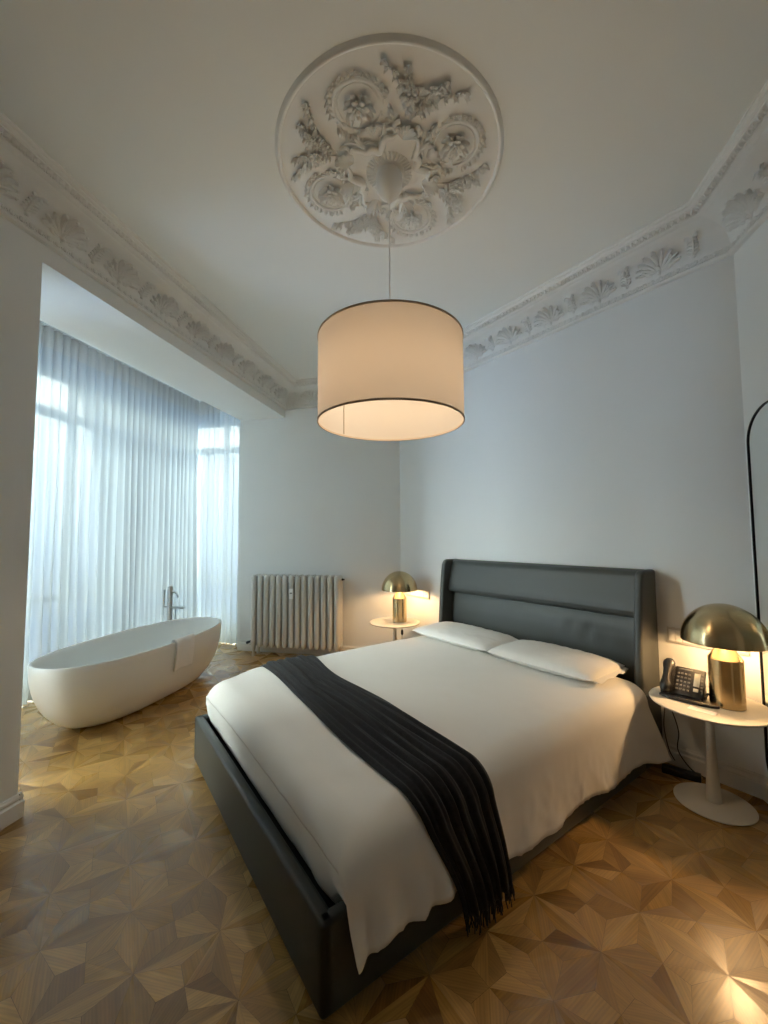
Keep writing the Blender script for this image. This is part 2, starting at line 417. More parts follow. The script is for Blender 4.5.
for k in range(5):
    a = CORN[k]; b = CORN[(k + 1) % 5]; d = (b - a).normalized(); n = Vector((d.y, -d.x)); Lw = (b - a).length
    m = MB(); ks = len(PROF)
    A = [inset(k, o) for o, z in PROF]; Bq = [inset((k + 1) % 5, o) for o, z in PROF]
    m.add([(q.x, q.y, z) for q, (o, z) in zip(A, PROF)] + [(q.x, q.y, z) for q, (o, z) in zip(Bq, PROF)],
          [(i, i + 1, ks + i + 1, ks + i) for i in range(ks - 1)])
    # enriched bands: egg row above, pointed tongues below, worked into the same moulding
    def W(u, o, z): q = a + d * u + n * o; return Vector((q.x, q.y, z))
    rotm = Matrix.Rotation(math.atan2(d.y, d.x), 3, 'Z').to_4x4()
    def ends(o):
        return (inset(k, o) - a).dot(d), (inset((k + 1) % 5, o) - a).dot(d)
    u0, u1 = ends(.255); cnt = int((u1 - u0) / .034)
    for i in range(cnt):
        u = u0 + (i + .5) * (u1 - u0) / cnt
        tl = rotm @ Matrix.Rotation(.55, 4, 'Z')
        m.ell(W(u, .253, 3.461), (.0105, .019, .015), 6, 4, tl)
        m.ell(W(u + .015, .247, 3.457), (.0055, .012, .010), 5, 3, rotm @ Matrix.Rotation(-.7, 4, 'Z'))
    u0, u1 = ends(.02); cnt = int((u1 - u0) / .05)
    for i in range(cnt):
        u = u0 + (i + .5) * (u1 - u0) / cnt
        m.ell(W(u, .019, HC + .042), (.013, .014, .016), 6, 4, rotm)
        m.ell(W(u + .02, .019, HC + .040), (.004, .006, .015), 5, 3, rotm @ Matrix.Rotation(.5, 4, 'Y'))
        m.ell(W(u - .02, .019, HC + .040), (.004, .006, .015), 5, 3, rotm @ Matrix.Rotation(-.5, 4, 'Y'))
    t = struct(m.build('trim_%d' % (k + 1), M_PLAST, angle=35)); t['label'] = 'white plaster cornice with acanthus shells and leaf sprigs'
    # ornaments; local x runs so that x cross inward normal is up
    rz = math.atan2(-n.x, n.y) + 0.0
    anc = ANCH[k]
    if k == 0: ust = (1.935 - NY) % .41
    elif k == 2: ust = 1.318 % .41
    else: ust = ((Lw % .41) / 2 + .205) % .41
    i = 0; u = ust - .41
    e0, e1 = ends(.12)
    while u < Lw:
        for typ, uu, mg in (('s', u, .105), ('l', u + .205, .05)):
            if uu < e0 + mg or uu > e1 - mg: continue
            q = a + d * uu
            if q.y < -.6: continue
            base = first[typ]
            o = base if not used[typ] else base.copy()
            if used[typ]: COL.objects.link(o)
            used[typ] = True; o.parent = t; o.location = (q.x, q.y, 0); o.rotation_euler = (0, 0, math.atan2(d.y, d.x) + PI)
            # local +y must be the inward normal: x axis reversed when needed
            o.rotation_euler = (0, 0, math.atan2(n.y, n.x) - PI / 2)
        u += .41

# ------------------------------------------------------------------ ceiling medallion
MC = Vector((-.395, 2.085))
def medallion():
    root = thing('ceiling_medallion', (MC.x, MC.y, H), 0, 'large round white plaster ceiling rose with scrolls, flowers and leaves', 'ceiling medallion')
    m = MB(); m.lathe([(.0, -.030), (.06, -.030), (.075, -.024), (.10, -.027), (.12, -.020), (.14, -.024), (.17, -.014), (.23, -.012), (.30, -.006), (.570, -.005), (.577, -.002), (.577, 0)], 96, cap0=False, cap1=False)
    m.build('plaster_disc', M_PLAST, root, angle=50)
    m = MB(); m.lathe([(.576, .001), (.578, -.012), (.583, -.019), (.590, -.020), (.596, -.015), (.598, -.008), (.603, -.006), (.606, .001)], 128, cap0=False, cap1=False)
    m.build('rim_moulding', M_PLAST, root, angle=60)
    # fluted centre dish
    m = MB()
    for i in range(36):
        a = 2 * PI * i / 36
        m.tube([(cos(a) * r, sin(a) * r, z) for r, z in ((.085, -.028), (.105, -.032), (.125, -.026))], [.004, .0065, .004], 6)
    m.build('fluted_ring', M_PLAST, root)
    def leafq(m, p, ang, L, w, h, z=-.006):
        def fn(a, b):
            x = b * 2 - 1; jag = 1 + .28 * math.copysign(1, sin(a * 19)) * (abs(x) > .6)
            ww = w * math.sin(PI * min(1, a * .93 + .07)) ** .7 * jag
            q = (p[0] + cos(ang) * L * a - sin(ang) * ww * x, p[1] + sin(ang) * L * a + cos(ang) * ww * x)
            return (q[0], q[1], z - h * (.25 + .9 * a) + h * .9 * abs(x) ** 1.3 * (.5 + .5 * (1 - a)) - .0)
        m.grid(fn, 7, 4)
    def petal(m, c, a, r, tilt, z, w=.5):
        mt = Matrix.Rotation(a, 4, 'Z') @ Matrix.Rotation(tilt, 4, 'Y')
        v = Vector((cos(a) * r * .62, sin(a) * r * .62, 0))
        m.ell((c[0] + v.x, c[1] + v.y, z), (r * .5, r * w * .62, r * .14), 8, 5, mt)
    def flower_m(r, npet, z):
        m = MB()
        for k in range(npet): petal(m, (0, 0), 2 * PI * k / npet, r, .55, z)
        for k in range(npet - 1): petal(m, (0, 0), 2 * PI * (k + .5) / (npet - 1), r * .66, .85, z - .010)
        m.ell((0, 0, z - .012), (r * .22, r * .22, r * .26), 8, 5)
        return m
    def scroll_pts(c, r, a0, a1, n=26, z=-.012, sp=0):
        return [(c[0] + cos(a0 + (a1 - a0) * i / n) * (r - sp * i / n), c[1] + sin(a0 + (a1 - a0) * i / n) * (r - sp * i / n), z) for i in range(n + 1)]
    rn = random.Random(11)
    pr = {}
    # protos for one quarter, laid out round angle 0
    R1 = .365
    m = MB(); c = (R1, 0)
    m.tube(scroll_pts(c, .118, -2.0, 1.9, z=-.011), [.004 + .006 * sin(PI * i / 26) for i in range(27)], 7)
    m.tube(scroll_pts(c, .098, -1.8, 1.7, z=-.008), .0035, 6)
    for i in range(17):
        a = -1.8 + 3.5 * i / 16; m.ell((c[0] + cos(a) * .129, c[1] + sin(a) * .129, -.008), (.0095, .006, .007), 6, 4, Matrix.Rotation(a + .6, 4, 'Z'))
    pr['c_scroll'] = m
    m = MB(); m.tube(scroll_pts(c, .108, 2.2, 4.4, z=-.010), [.003 + .005 * sin(PI * i / 26) for i in range(27)], 7)
    for i in range(9):
        a = 2.35 + 1.9 * i / 8; m.ell((c[0] + cos(a) * .116, c[1] + sin(a) * .116, -.008), (.009, .006, .007), 6, 4, Matrix.Rotation(a + .6, 4, 'Z'))
    pr['c_scroll_inner'] = m
    m = flower_m(.052, 7, -.030)
    for v in range(len(m.v)): m.v[v] = (m.v[v][0] + R1, m.v[v][1], m.v[v][2])
    pr['flower'] = m
    m = MB()
    for k in range(13):
        a = 2 * PI * k / 13 + rn.uniform(-.2, .2); leafq(m, (R1 + cos(a) * .028, sin(a) * .028), a, rn.uniform(.040, .058), .010, .030, -.012)
    pr['leaf_cluster'] = m
    # spray between scrolls (around angle 43 deg)
    A = math.radians(43)
    def trefoil(m, p, a, L, z):
        for q, l in ((-.75, .72), (0, 1), (.75, .72)):
            leafq(m, p, a + q, L * l, L * .27, .016 + .3 * L, z)
    m = MB()
    for sgn in (-1, 1):
        for amp, r0, r1 in ((.36, .29, .51), (.16, .33, .49)):
            pts = []
            for i in range(14):
                t = i / 13; r = r0 + (r1 - r0) * t; a = A + sgn * (.03 + amp * t ** 1.3); pts.append((cos(a) * r, sin(a) * r, -.010))
            m.tube(pts, [.0045 - .0028 * i / 13 for i in range(14)], 6)
            for i in range(2, 14, 1):
                p = pts[i]; sd = 1 if i % 2 else -1
                trefoil(m, p, A + sgn * amp * .7 + sd * rn.uniform(.7, 1.5), rn.uniform(.020, .032), -.010 - rn.uniform(0, .008))
            trefoil(m, pts[-1], A + sgn * amp, .034, -.012)
    for k in range(7):
        leafq(m, (cos(A) * .40, sin(A) * .40), A + (k - 3) * .62, .055, .012, .028)
    pr['leaf_spray'] = m
    for sgn in (-1, 1):
        m = MB(); pts = []
        for i in range(8):
            a = sgn * (1.95 + .33 * i * .35); rr_ = .150 + .006 * (i % 2); p = (R1 + cos(a) * rr_ * .92, sin(a) * rr_ * .92)
            pts.append((*p, -.006)); trefoil(m, p, a + sgn * rn.uniform(-.5, .9), rn.uniform(.018, .028), -.008)
        m.tube(pts, .003, 5); pr['leaf_garland' + '_inner' * (1 + (sgn > 0))] = m
        m = MB(); pts = []
        for i in range(7):
            a = sgn * (.15 + .22 * i); p = (R1 + cos(a) * .137, sin(a) * .137)
            pts.append((*p, -.005)); trefoil(m, p, a + rn.uniform(-.4, .4), rn.uniform(.014, .024), -.006)
        m.tube(pts, .003, 5); pr['leaf_garland' + '_outer' * (1 + (sgn > 0))] = m
    for nm, (rr, aa, r0) in {'small_flower': (.395, A - .09, .034), 'small_flower_outer': (.455, A + .10, .029)}.items():
        m = flower_m(r0, 6, -.028)
        for v in range(len(m.v)): m.v[v] = (m.v[v][0] + cos(aa) * rr, m.v[v][1] + sin(aa) * rr, m.v[v][2])
        pr[nm] = m
    # inner cartouche: raised strap with volutes, shells pointing out
    m = MB()
    pts = []
    for i in range(29):
        t = i / 28; a = -.62 + 1.24 * t; r = .195 + .035 * cos(2 * PI * t) + .012 * sin(6 * PI * t); pts.append((cos(a) * r, sin(a) * r, -.030 - .012 * sin(PI * t)))
    m.tube(pts, [.007 + .013 * sin(PI * i / 28) for i in range(29)], 8, flat=.8)
    m.tube([(p[0] * 1.16, p[1] * 1.16, p[2] + .014) for p in pts], .0055, 6)
    pr['strapwork'] = m
    m = MB()
    for sgn in (-1, 1):
        cx, cy = cos(A * sgn) * 0, 0
        a0 = A; cc = (cos(a0) * .245 - sin(a0) * .045 * sgn, sin(a0) * .245 + cos(a0) * .045 * sgn)
        m.tube([(cc[0] + cos(a0 + sgn * (g * .22)) * (.034 - .0022 * g), cc[1] + sin(a0 + sgn * (g * .22)) * (.034 - .0022 * g), -.022 - .001 * g) for g in range(15)], [.011 - .0005 * g for g in range(15)], 7)
        m.ell((cc[0], cc[1], -.034), (.012, .012, .012), 8, 6)
    for k in range(7):
        leafq(m, (cos(A) * .20, sin(A) * .20), A + (k - 3) * .26, .10 - .008 * abs(k - 3), .012, .034, -.020)
    pr['volute_shell'] = m
    m = MB()
    for k in range(5): leafq(m, (.215, 0), (k - 2) * .34, .075, .012, .03, -.016)
    for sgn in (-1, 1):
        m.tube([(.235 + .03 * cos(g * .3), sgn * (.035 + .03 * sin(g * .3)), -.024) for g in range(12)], [.009 - .0005 * g for g in range(12)], 7)
        m.tube([(.15 + .012 * g, sgn * (.03 + .010 * g - .0005 * g * g), -.034 + .001 * g) for g in range(10)], [.013 - .0008 * g for g in range(10)], 8)
    pr['acanthus_tuft'] = m
    base = math.radians(-12)
    for nm, mb in pr.items():
        o0 = mb.build(nm.replace('_inner', '').replace('_outer', ''), M_PLAST, root, angle=70, fixn=True); o0.rotation_euler = (0, 0, base)
        for q in range(1, 4):
            o = o0.copy(); COL.objects.link(o); o.parent = root; o.rotation_euler = (0, 0, base + q * PI / 2)
medallion()

# ------------------------------------------------------------------ pendant lamp
def pendant():
    root = thing('pendant_lamp', (MC.x, MC.y, H), 0, 'large beige drum pendant lamp hanging from the ceiling rose over the bed', 'pendant lamp')
    zc = -.032
    m = MB(); m.lathe([(.066, zc), (.071, zc - .012), (.073, zc - .05), (.068, zc - .085), (.052, zc - .118), (.030, zc - .142), (.010, zc - .155), (.004, zc - .172)], 40)
    m.build('canopy', M_WHITE, root, angle=50)
    m = MB(); m.tube([(0, 0, zc - .16), (0, 0, -1.08)], .0032, 8); m.build('cord', M_WHITE, root)
    zt, zb, R = 2.538 - H, 2.098 - H, .380
    sh = MB(); sh.lathe([(R, zb), (R, zb + .1), (R, zb + .2), (R, zb + .3), (R, zt)], 96, cap0=False, cap1=False)
    s = sh.build('lamp_shade', M_SHADE, root, fixn=False)
    for z in (zb, zt):
        m = MB(); m.lathe([(R - .003, z - .004), (R + .003, z - .004), (R + .003, z + .005), (R - .003, z + .005), (R - .003, z - .004)], 96, cap0=False, cap1=False); m.build('edge_trim', M_TRIM, s)
    a = math.radians(148)
    m = MB(); m.tube([(cos(a) * (R - .004), sin(a) * (R - .004), z) for z in (zb + .01, zt - .01)], .0022, 6); m.build('inner_seam', M_SLAT, s)
    m = MB()
    for k in range(3):
        a = k * 2 * PI / 3 + .4; m.tube([(0, 0, -1.08), (cos(a) * R, sin(a) * R, zt - .01)], .003, 6)
    m.tube([(0, 0, -1.05), (0, 0, -1.13)], .018, 14); m.build('spider_frame', M_WHITE, root)
    m = MB(); m.ell((0, 0, -1.16), (.042, .042, .05), 20, 12); m.build('bulb', M_BULB, root)
    l = bpy.data.lights.new('pendant_light', 'POINT'); l.energy = 8; l.color = (1, .76, .50); l.shadow_soft_size = .05
    lo = bpy.data.objects.new('pendant_light', l); COL.objects.link(lo); lo.parent = root; lo.location = (0, 0, -1.22)
pendant()

# ------------------------------------------------------------------ bed
BS, BDP = 1.90, 1.27
def bed():
    root = thing('bed', B(BS, 0), BED_ROT, 'double bed in dark grey leather with winged headboard, between two side tables', 'bed')
    def L(s, d, z): return (s - BS, -d, z)
    m = MB(); t = .055; s0, s1, d1 = .974, 2.842, 2.552; zb, zt = .012, .296
    def rail(a, b, c, d): m.box(L(a, c, zb), L(b, d, zt)) 
    m.box((s0 - BS, -d1, zb), (s0 - BS + t, -.06, zt), .016, 3); m.box((s1 - BS - t, -d1, zb), (s1 - BS, -.06, zt), .016, 3)
    m.box((s0 - BS, -d1, zb), (s1 - BS, -d1 + t, zt), .016, 3)
    m.build('bed_frame', M_LEATH, root, angle=50)
    m = MB(); m.box((s0 - BS + t, -d1 + t, .10), (s1 - BS - t, -.10, .20)); m.build('slatted_base', M_DARK, root)
    for a, b in ((s0 + .05, d1 - .06), (s1 - .05, d1 - .06), (s0 + .05, .25), (s1 - .05, .25)):
        m = MB(); m.lathe([(.022, 0), (.026, .02)], 16, (a - BS, -b, 0)); m.build('foot', M_DARK, root)
    # headboard
    hb = []
    lo, hi = [], []
    prof = [(.025, .04), (.025, 1.235), (.035, 1.258), (.055, 1.265), (.085, 1.262), (.110, 1.250), (.124, 1.225), (.140, 1.16), (.158, 1.08), (.172, 1.02), (.176, .985), (.168, .958), (.145, .946), (.112, .944), (.100, .935), (.102, .915), (.118, .86), (.128, .78), (.132, .66), (.128, .5), (.12, .3), (.12, .04)]
    sA, sB = 1.005, 2.795
    m = MB(); n = 60
    def fn(a, b):
        i = b * (len(prof) - 1); k = min(int(i), len(prof) - 2); f = i - k
        d = prof[k][0] * (1 - f) + prof[k + 1][0] * f; z = prof[k][1] * (1 - f) + prof[k + 1][1] * f
        s = sA + (sB - sA) * a
        if d > .09 and z < .93:
            d += .008 * nz(s * 2.6, z * 4, 1) 
            d += -.020 * math.exp(-((z - .80) / .07) ** 2) * max(0, sin((s - 2.25) * 45 + nz(s * 5, z * 5) * 1.5)) * math.exp(-((s - 2.36) / .15) ** 2)
            d += .004 * sin(s * 28 + z * 6) * sstep(2.5, 2.75, s)
        elif d > .12: d += .003 * nz(s * 3, z * 6, 3)
        return (s - BS, -d, z)
    m.grid(fn, n, 21 * 4)
    m.build('headboard', M_LEATH, root, angle=180, solid=.004)
    wing = [(0.01, .02), (.285, .02), (.288, .3), (.280, .62), (.255, .95), (.232, 1.15), (.222, 1.215), (.205, 1.25), (.175, 1.268), (0.01, 1.268)]
    for a, b in ((.955, 1.01), (2.79, 2.845)):
        m = MB(); m.prism([(-d, z) for d, z in wing], a - BS, b - BS, 'x', bev=.020); m.build('headboard_wing', M_LEATH, root, angle=60)
    return root
bed()

# mattress
mt = MB(); mt.box((1.035 - BS, -2.46, .21), (2.77 - BS, -.15, .50), .06, 4)
o = mt.build('mattress', M_LINEN, None); o.location = B(BS, 0); o.rotation_euler = (0, 0, BED_ROT)
tag(o, 'thick mattress lying inside the grey leather bed frame under the white duvet', 'mattress')

# duvet
EDGE = .968; RR = .11; SX = 1.905
def ztop(x, d):
    return .545 + .02 * (1 - (x / .95) ** 2) + .007 * nz(x * 1.6, d * 1.6, 2) - .02 * sstep(2.05, 2.42, d)
FO = 2.486
def hem(d, side):
    if side < 0: return .20 + .02 * sin(d * 5) + .19 * sstep(1.9, 2.25, d)
    z = .148 + .027 * sstep(1.5, 2.0, d) + .006 * sin(d * 6 + 1) - .02 * sstep(2.3, 2.486, d)
    z -= .045 * sstep(.5, .3, d) - .010 * sin(d * 13) * sstep(1.7, 1.2, d)
    return z
def endfall(d):                      # how far the foot end has rounded over
    x = min(1, max(0, (d - (FO - RR)) / RR)); return RR * (1 - math.sqrt(max(0, 1 - x * x)))
def cross(q, d, infl=0):
    """q = signed arc length from the middle line; returns the point (s, z) and how far round the edge it is"""
    sg = 1 if q >= 0 else -1; a = abs(q); dz = endfall(d); r = RR - .6 * dz
    E = EDGE - (.075 * sstep(2.15, 2.42, d) if sg < 0 else 0)
    W = E - r; zt = ztop(W * sg, d) - dz
    if a <= W: return (SX + q, ztop(q, d) - dz + infl), 0
    la = r * PI / 2
    if a <= W + la:
        g = (a - W) / r
        return (SX + sg * (W + (r + infl) * sin(g)), zt - r + (r + infl) * cos(g)), sg * g / (PI / 2)
    dn = a - W - la
    return (SX + sg * (E + infl + dn * .03), zt - r - dn), sg
def wr(s, d):
    return .0035 * max(0, 1 - abs(nz(s * 1.8 + d, d * 1.5, 41)) * 9) * sstep(.5, .9, abs(s - 1.9)) + .0035 * nz(s * 4, d * 2.5, 4) + .003 * nz(s * 9, d * 9, 1) + .003 * sin(s * 30 + d * 9) * sstep(1.9, 2.2, d) * sstep(2.0, 2.6, s)
def duvet():
    m = MB(); d0 = .30; N1, N2 = 124, 18
    def row(i):
        if i <= N1: return d0 + (FO - RR - d0) * i / N1
        return FO - RR + RR * sin(PI / 2 * (i - N1) / N2)
    def fn(a, b):
        d = row(int(round(a * (N1 + N2)))); dz = endfall(d); r = RR - .6 * dz
        EL = EDGE - .075 * sstep(2.15, 2.42, d)
        qR = (EDGE - r) + r * PI / 2 + (ztop(EDGE - r, d) - dz - r - hem(d, 1))
        qL = (EL - r) + r * PI / 2 + max(.01, ztop(-(EL - r), d) - dz - r - hem(d, -1))
        q = -qL + (qL + qR) * b
        (s, z), g = cross(q, d)
        dd = d
        k = 0
        if abs(g) > .3:
            k = min(1.2, max(0, (.44 - z) / .32)); sg = 1 if q > 0 else -1
            wv = .003 * sin(d * 21 + 2 * sin(d * 4)) + .008 * nz(d * 7, z * 3, 5) + .005 * sin(d * 9 + 1)
            wv += .010 * max(0, 1 - abs(nz(d * 4 + z * 5, z * 3 - d * 2, 21)) * 7) + .007 * max(0, 1 - abs(nz(d * 9 - z * 4, z * 6, 33)) * 6)
            wv += .013 * sin((d - 2.05) * 46 + 3 * nz(d * 5, z * 3)) * sstep(1.9, 2.15, d)
            s += sg * (wv * k + .010 * k)
            s += sg * .045 * sstep(.6, .30, d) * k ** 1.2; dd -= .11 * k * sstep(.6, .30, d)          # opens a little beside the headboard
            if sg > 0: dd += .012 * nz(d * 9, z * 4, 9) * k - .045 * k * sstep(2.3, FO, d) + .012 * sstep(2.44, FO, d)
        z += wr(s, d) * (1 - k) * (1 if k < 1 else 0)
        return (s - BS, -dd, z)
    m.grid(fn, N1 + N2, 120)
    # foot end tucked down inside the frame
    sl, sr = SX - EDGE + .078, SX + EDGE + .002
    def ff(a, b):
        s_ = sl + (sr - sl) * a
        zt = ztop(s_ - SX, FO) - RR + .012 + wr(s_, FO); r = (RR - .6 * RR)
        e = max(0, (s_ - (SX + EDGE - r)) / r); zt -= r * (1 - math.sqrt(max(0, 1 - min(1, e) ** 2)))
        zl = .255 + .05 * sstep(2.72, 2.78, s_)
        z = zt + (zl - zt) * b
        d = FO - .001 - .030 * b * b + (.007 * nz(s_ * 5, z * 5, 3) + .004 * sin(s_ * 26 + z * 8) * sstep(2.0, 2.7, s_)) * min(1, b * 3)
        return (s_ - BS, -d, z)
    m.grid(ff, 110, 16)
    o = m.build('duvet', M_LINEN, None, angle=180, solid=.010); o.location = B(BS, 0); o.rotation_euler = (0, 0, BED_ROT)
    tag(o, 'white duvet spread over the bed, its side hanging over the dark frame', 'duvet')
duvet()

def throw():
    root = thing('throw_blanket', B(BS, 0), BED_ROT, 'long charcoal knitted throw laid in folds across the foot of the white duvet', 'throw')
    W = EDGE - RR; la = RR * PI / 2
    qL = -(W + .06); qR = W + la + .335
    def pos(a, b):
        q = qL + (qR - qL) * a
        c = 1.90 + .078 * sstep(.0, .35, a) + .02 * sstep(.35, .7, a) - .12 * sstep(.78, 1, a)
        hw = .19 - .012 * sin(a * 7) - .045 * sstep(.78, 1, a) + .02 * sstep(.3, .0, a)
        x = b * 2 - 1
        d = c + hw * x + .012 * nz(a * 3, x * 2, 7)
        ph = x * 20 + 5 * nz(a * 2.6, x * 1.4, 3) + 1.5 * sin(a * 3)
        f = (.5 + .5 * sin(ph)) * .7 + .3 * (.5 + .5 * sin(x * 43 + 4 * nz(a * 3, x * 2, 9)))
        h = .010 + (.024 + .012 * sstep(.7, 1, a)) * f * (1 - .6 * abs(x) ** 6) - .008 * abs(x) ** 8
        (s, z), g = cross(q, d, h + .004)
        if abs(g) >= 1:
            k = min(1, max(0, (.44 - z) / .3)); s += .022 * k + .004 * k
        return Vector((s - BS, -d, z))
    m = MB(); m.grid(pos, 150, 84)
    m.build('knitted_cloth', M_THROW, root, angle=180, solid=.006)
    m = MB(); rn = random.Random(4)
    for i in range(74):
        b = (i + .5) / 74; p = pos(1, b); l = rn.uniform(.035, .06)
        e = p + Vector((rn.uniform(-.006, .012), rn.uniform(-.012, .012), -min(l, p.z - .012)))
        m.tube([p + Vector((0, 0, .01)), (p + e) / 2 + Vector((rn.uniform(-.004, .004), rn.uniform(-.004, .004), 0)), e], [.0035, .003, .0022], 5)
    f = m.build('fringe', M_THROW, root); f['kind'] = 'stuff'
throw()

def pillow(s0, s1, d0, d1, name_label, seed, flapside):
    w, l = (s1 - s0), (d1 - d0)
    m = MB(); T = .064
    def fn(top):
        def g(a, b):
            x, y = a * 2 - 1, b * 2 - 1
            e = max(0, (1 - abs(x) ** 3.5)) ** .5 * max(0, (1 - abs(y) ** 3.2)) ** .42
            px = x * w / 2 * (1 - .035 * (1 - abs(x) ** 2) * 0 - .03 * (abs(y) ** 4) * (1 - x * x)); py = y * l / 2 * (1 - .06 * (1 - abs(y)) - .05 * abs(x) ** 6)
            t = T * e * (1 + .10 * nz(x * 2, y * 2, seed)) + .006 * e * nz(x * 6, y * 6, seed + 3)
            if top: z = .062 + t * .95 + .018 * y * 0
            else: z = .062 - min(.060, t * .75)
            z += .004 * sin(x * 26 + 5 * nz(x, y, seed)) * abs(y) ** 3 * e
            return (px, py, z)
        return g
    m.grid(fn(True), 56, 30); m.grid(fn(False), 56, 30)
    o = m.build('pillow', M_LINEN, None, angle=180); o.location = B((s0 + s1) / 2, (d0 + d1) / 2, .556); o.rotation_euler = (math.radians(1.5), 0, BED_ROT)
    tag(o, name_label, 'pillow', None)
    fl = MB()
    def ff(a, b):
        y = b * 2 - 1; x = flapside * (w / 2 - .015 + .045 * a)
        return (x, y * l / 2 * .86, .056 + .008 * sin(y * 9 + seed) * a - .010 * a)
    fl.grid(ff, 5, 24); q = fl.build('pillowcase_flap', M_LINEN, o, solid=.006)
    return o
pillow(.985, 1.875, .19, .65, 'white pillow nearest the radiator, at the left of the headboard', 2, -1)
pillow(1.89, 2.71, .20, .66, 'white pillow nearest the desk phone, at the right of the headboard', 5, 1)

# ------------------------------------------------------------------ side tables and lamps
def side_table(loc, label):
    root = thing('side_table', loc, 0, label, 'side table', 'round white bedside tables')
    m = MB(); m.lathe([(.0, .527), (.22, .527), (.262, .531), (.282, .539), (.286, .545), (.284, .549), (.278, .551), (0, .551)], 72, cap0=False, cap1=False); m.build('table_top', M_TAB, root, angle=35)
    m = MB(); m.lathe([(.038, .010), (.036, .03), (.028, .18), (.022, .34), (.019, .45), (.021, .50), (.032, .528)], 32); m.build('pedestal', M_TAB, root, angle=60)
    m = MB(); m.lathe([(.178, 0), (.186, .004), (.186, .008), (.178, .013), (.05, .018), (.0, .018)], 64, cap1=False); m.build('base', M_TAB, root, angle=35)
    return root
T1 = Vector((1.312, 2.712, 0)); T2 = B(.33, .35)
t1 = side_table(T1, 'round white pedestal table holding the black desk phone, right of the bed')
t2 = copy_tree(t1); t2.location = T2; t2['label'] = 'round white pedestal table in the far corner beside the radiator'
def table_lamp(loc, label, tilt, energy):
    root = thing('table_lamp', loc, 0, label, 'table lamp', 'brass mushroom lamps'); root.rotation_euler = tilt
    m = MB(); m.lathe([(.0785, .0), (.080, .002), (.080, .258), (.0775, .262), (.042, .318), (.038, .322), (0, .322)], 64, cap1=False); m.build('lamp_base', M_BRASS, root, angle=30)
    m = MB(); m.lathe([(.074, -.0005), (.0795, .0), (.0795, .004)], 48); m.build('foot_ring', M_DARK, root)
    R = .202; pr = [(R * cos(g), .348 + R * 1.05 * sin(g)) for g in [PI / 2 * i / 24 for i in range(25)]]
    pr[-1] = (.0005, pr[-1][1]); inn = [(max(.0004, r - .003) if r > .01 else .0004, z - .003 if z > .36 else z) for r, z in pr[::-1]]
    m = MB(); m.lathe(pr, 72, cap0=False, cap1=False); m.lathe([pr[0], inn[-1]], 72, cap0=False, cap1=False)
    d = m.build('dome_shade', M_BRASS, root, angle=60)
    m = MB(); m.lathe([(r - .002 if r > .01 else r, z - .002) for r, z in inn], 72, cap0=False, cap1=False); m.build('shade_lining', M_DOMEIN, d, angle=60)
    m = MB(); m.tube([(0, 0, .315), (0, 0, .36)], .014, 14); m.tube([(-.06, 0, .44), (.06, 0, .44)], .004, 6)
    m.tube([(0, 0, .36), (0, 0, .555)], .005, 8); m.build('socket_stem', M_BRASS, root)
    for x in (-.06, .06):
        m = MB(); m.ell((x, 0, .425), (.020, .020, .026), 14, 10); m.build('bulb', M_BULB, root)
    l = bpy.data.lights.new('lamp_light', 'POINT'); l.energy = energy; l.color = (1, .60, .27); l.shadow_soft_size = .03
    lo = bpy.data.objects.new('lamp_light', l); COL.objects.link(lo); lo.parent = root; lo.location = (0, 0, .410)
    return root
LP1 = Vector((1.392, 2.685, .552))
table_lamp(LP1, 'brass mushroom lamp on the right table, behind the black desk phone', (0, 0, 0), 12)
LP2 = Vector((-.79, 4.625, .552))
table_lamp(LP2, 'brass mushroom lamp on the white table in the far corner by the radiator', (0, 0, 0), 12)

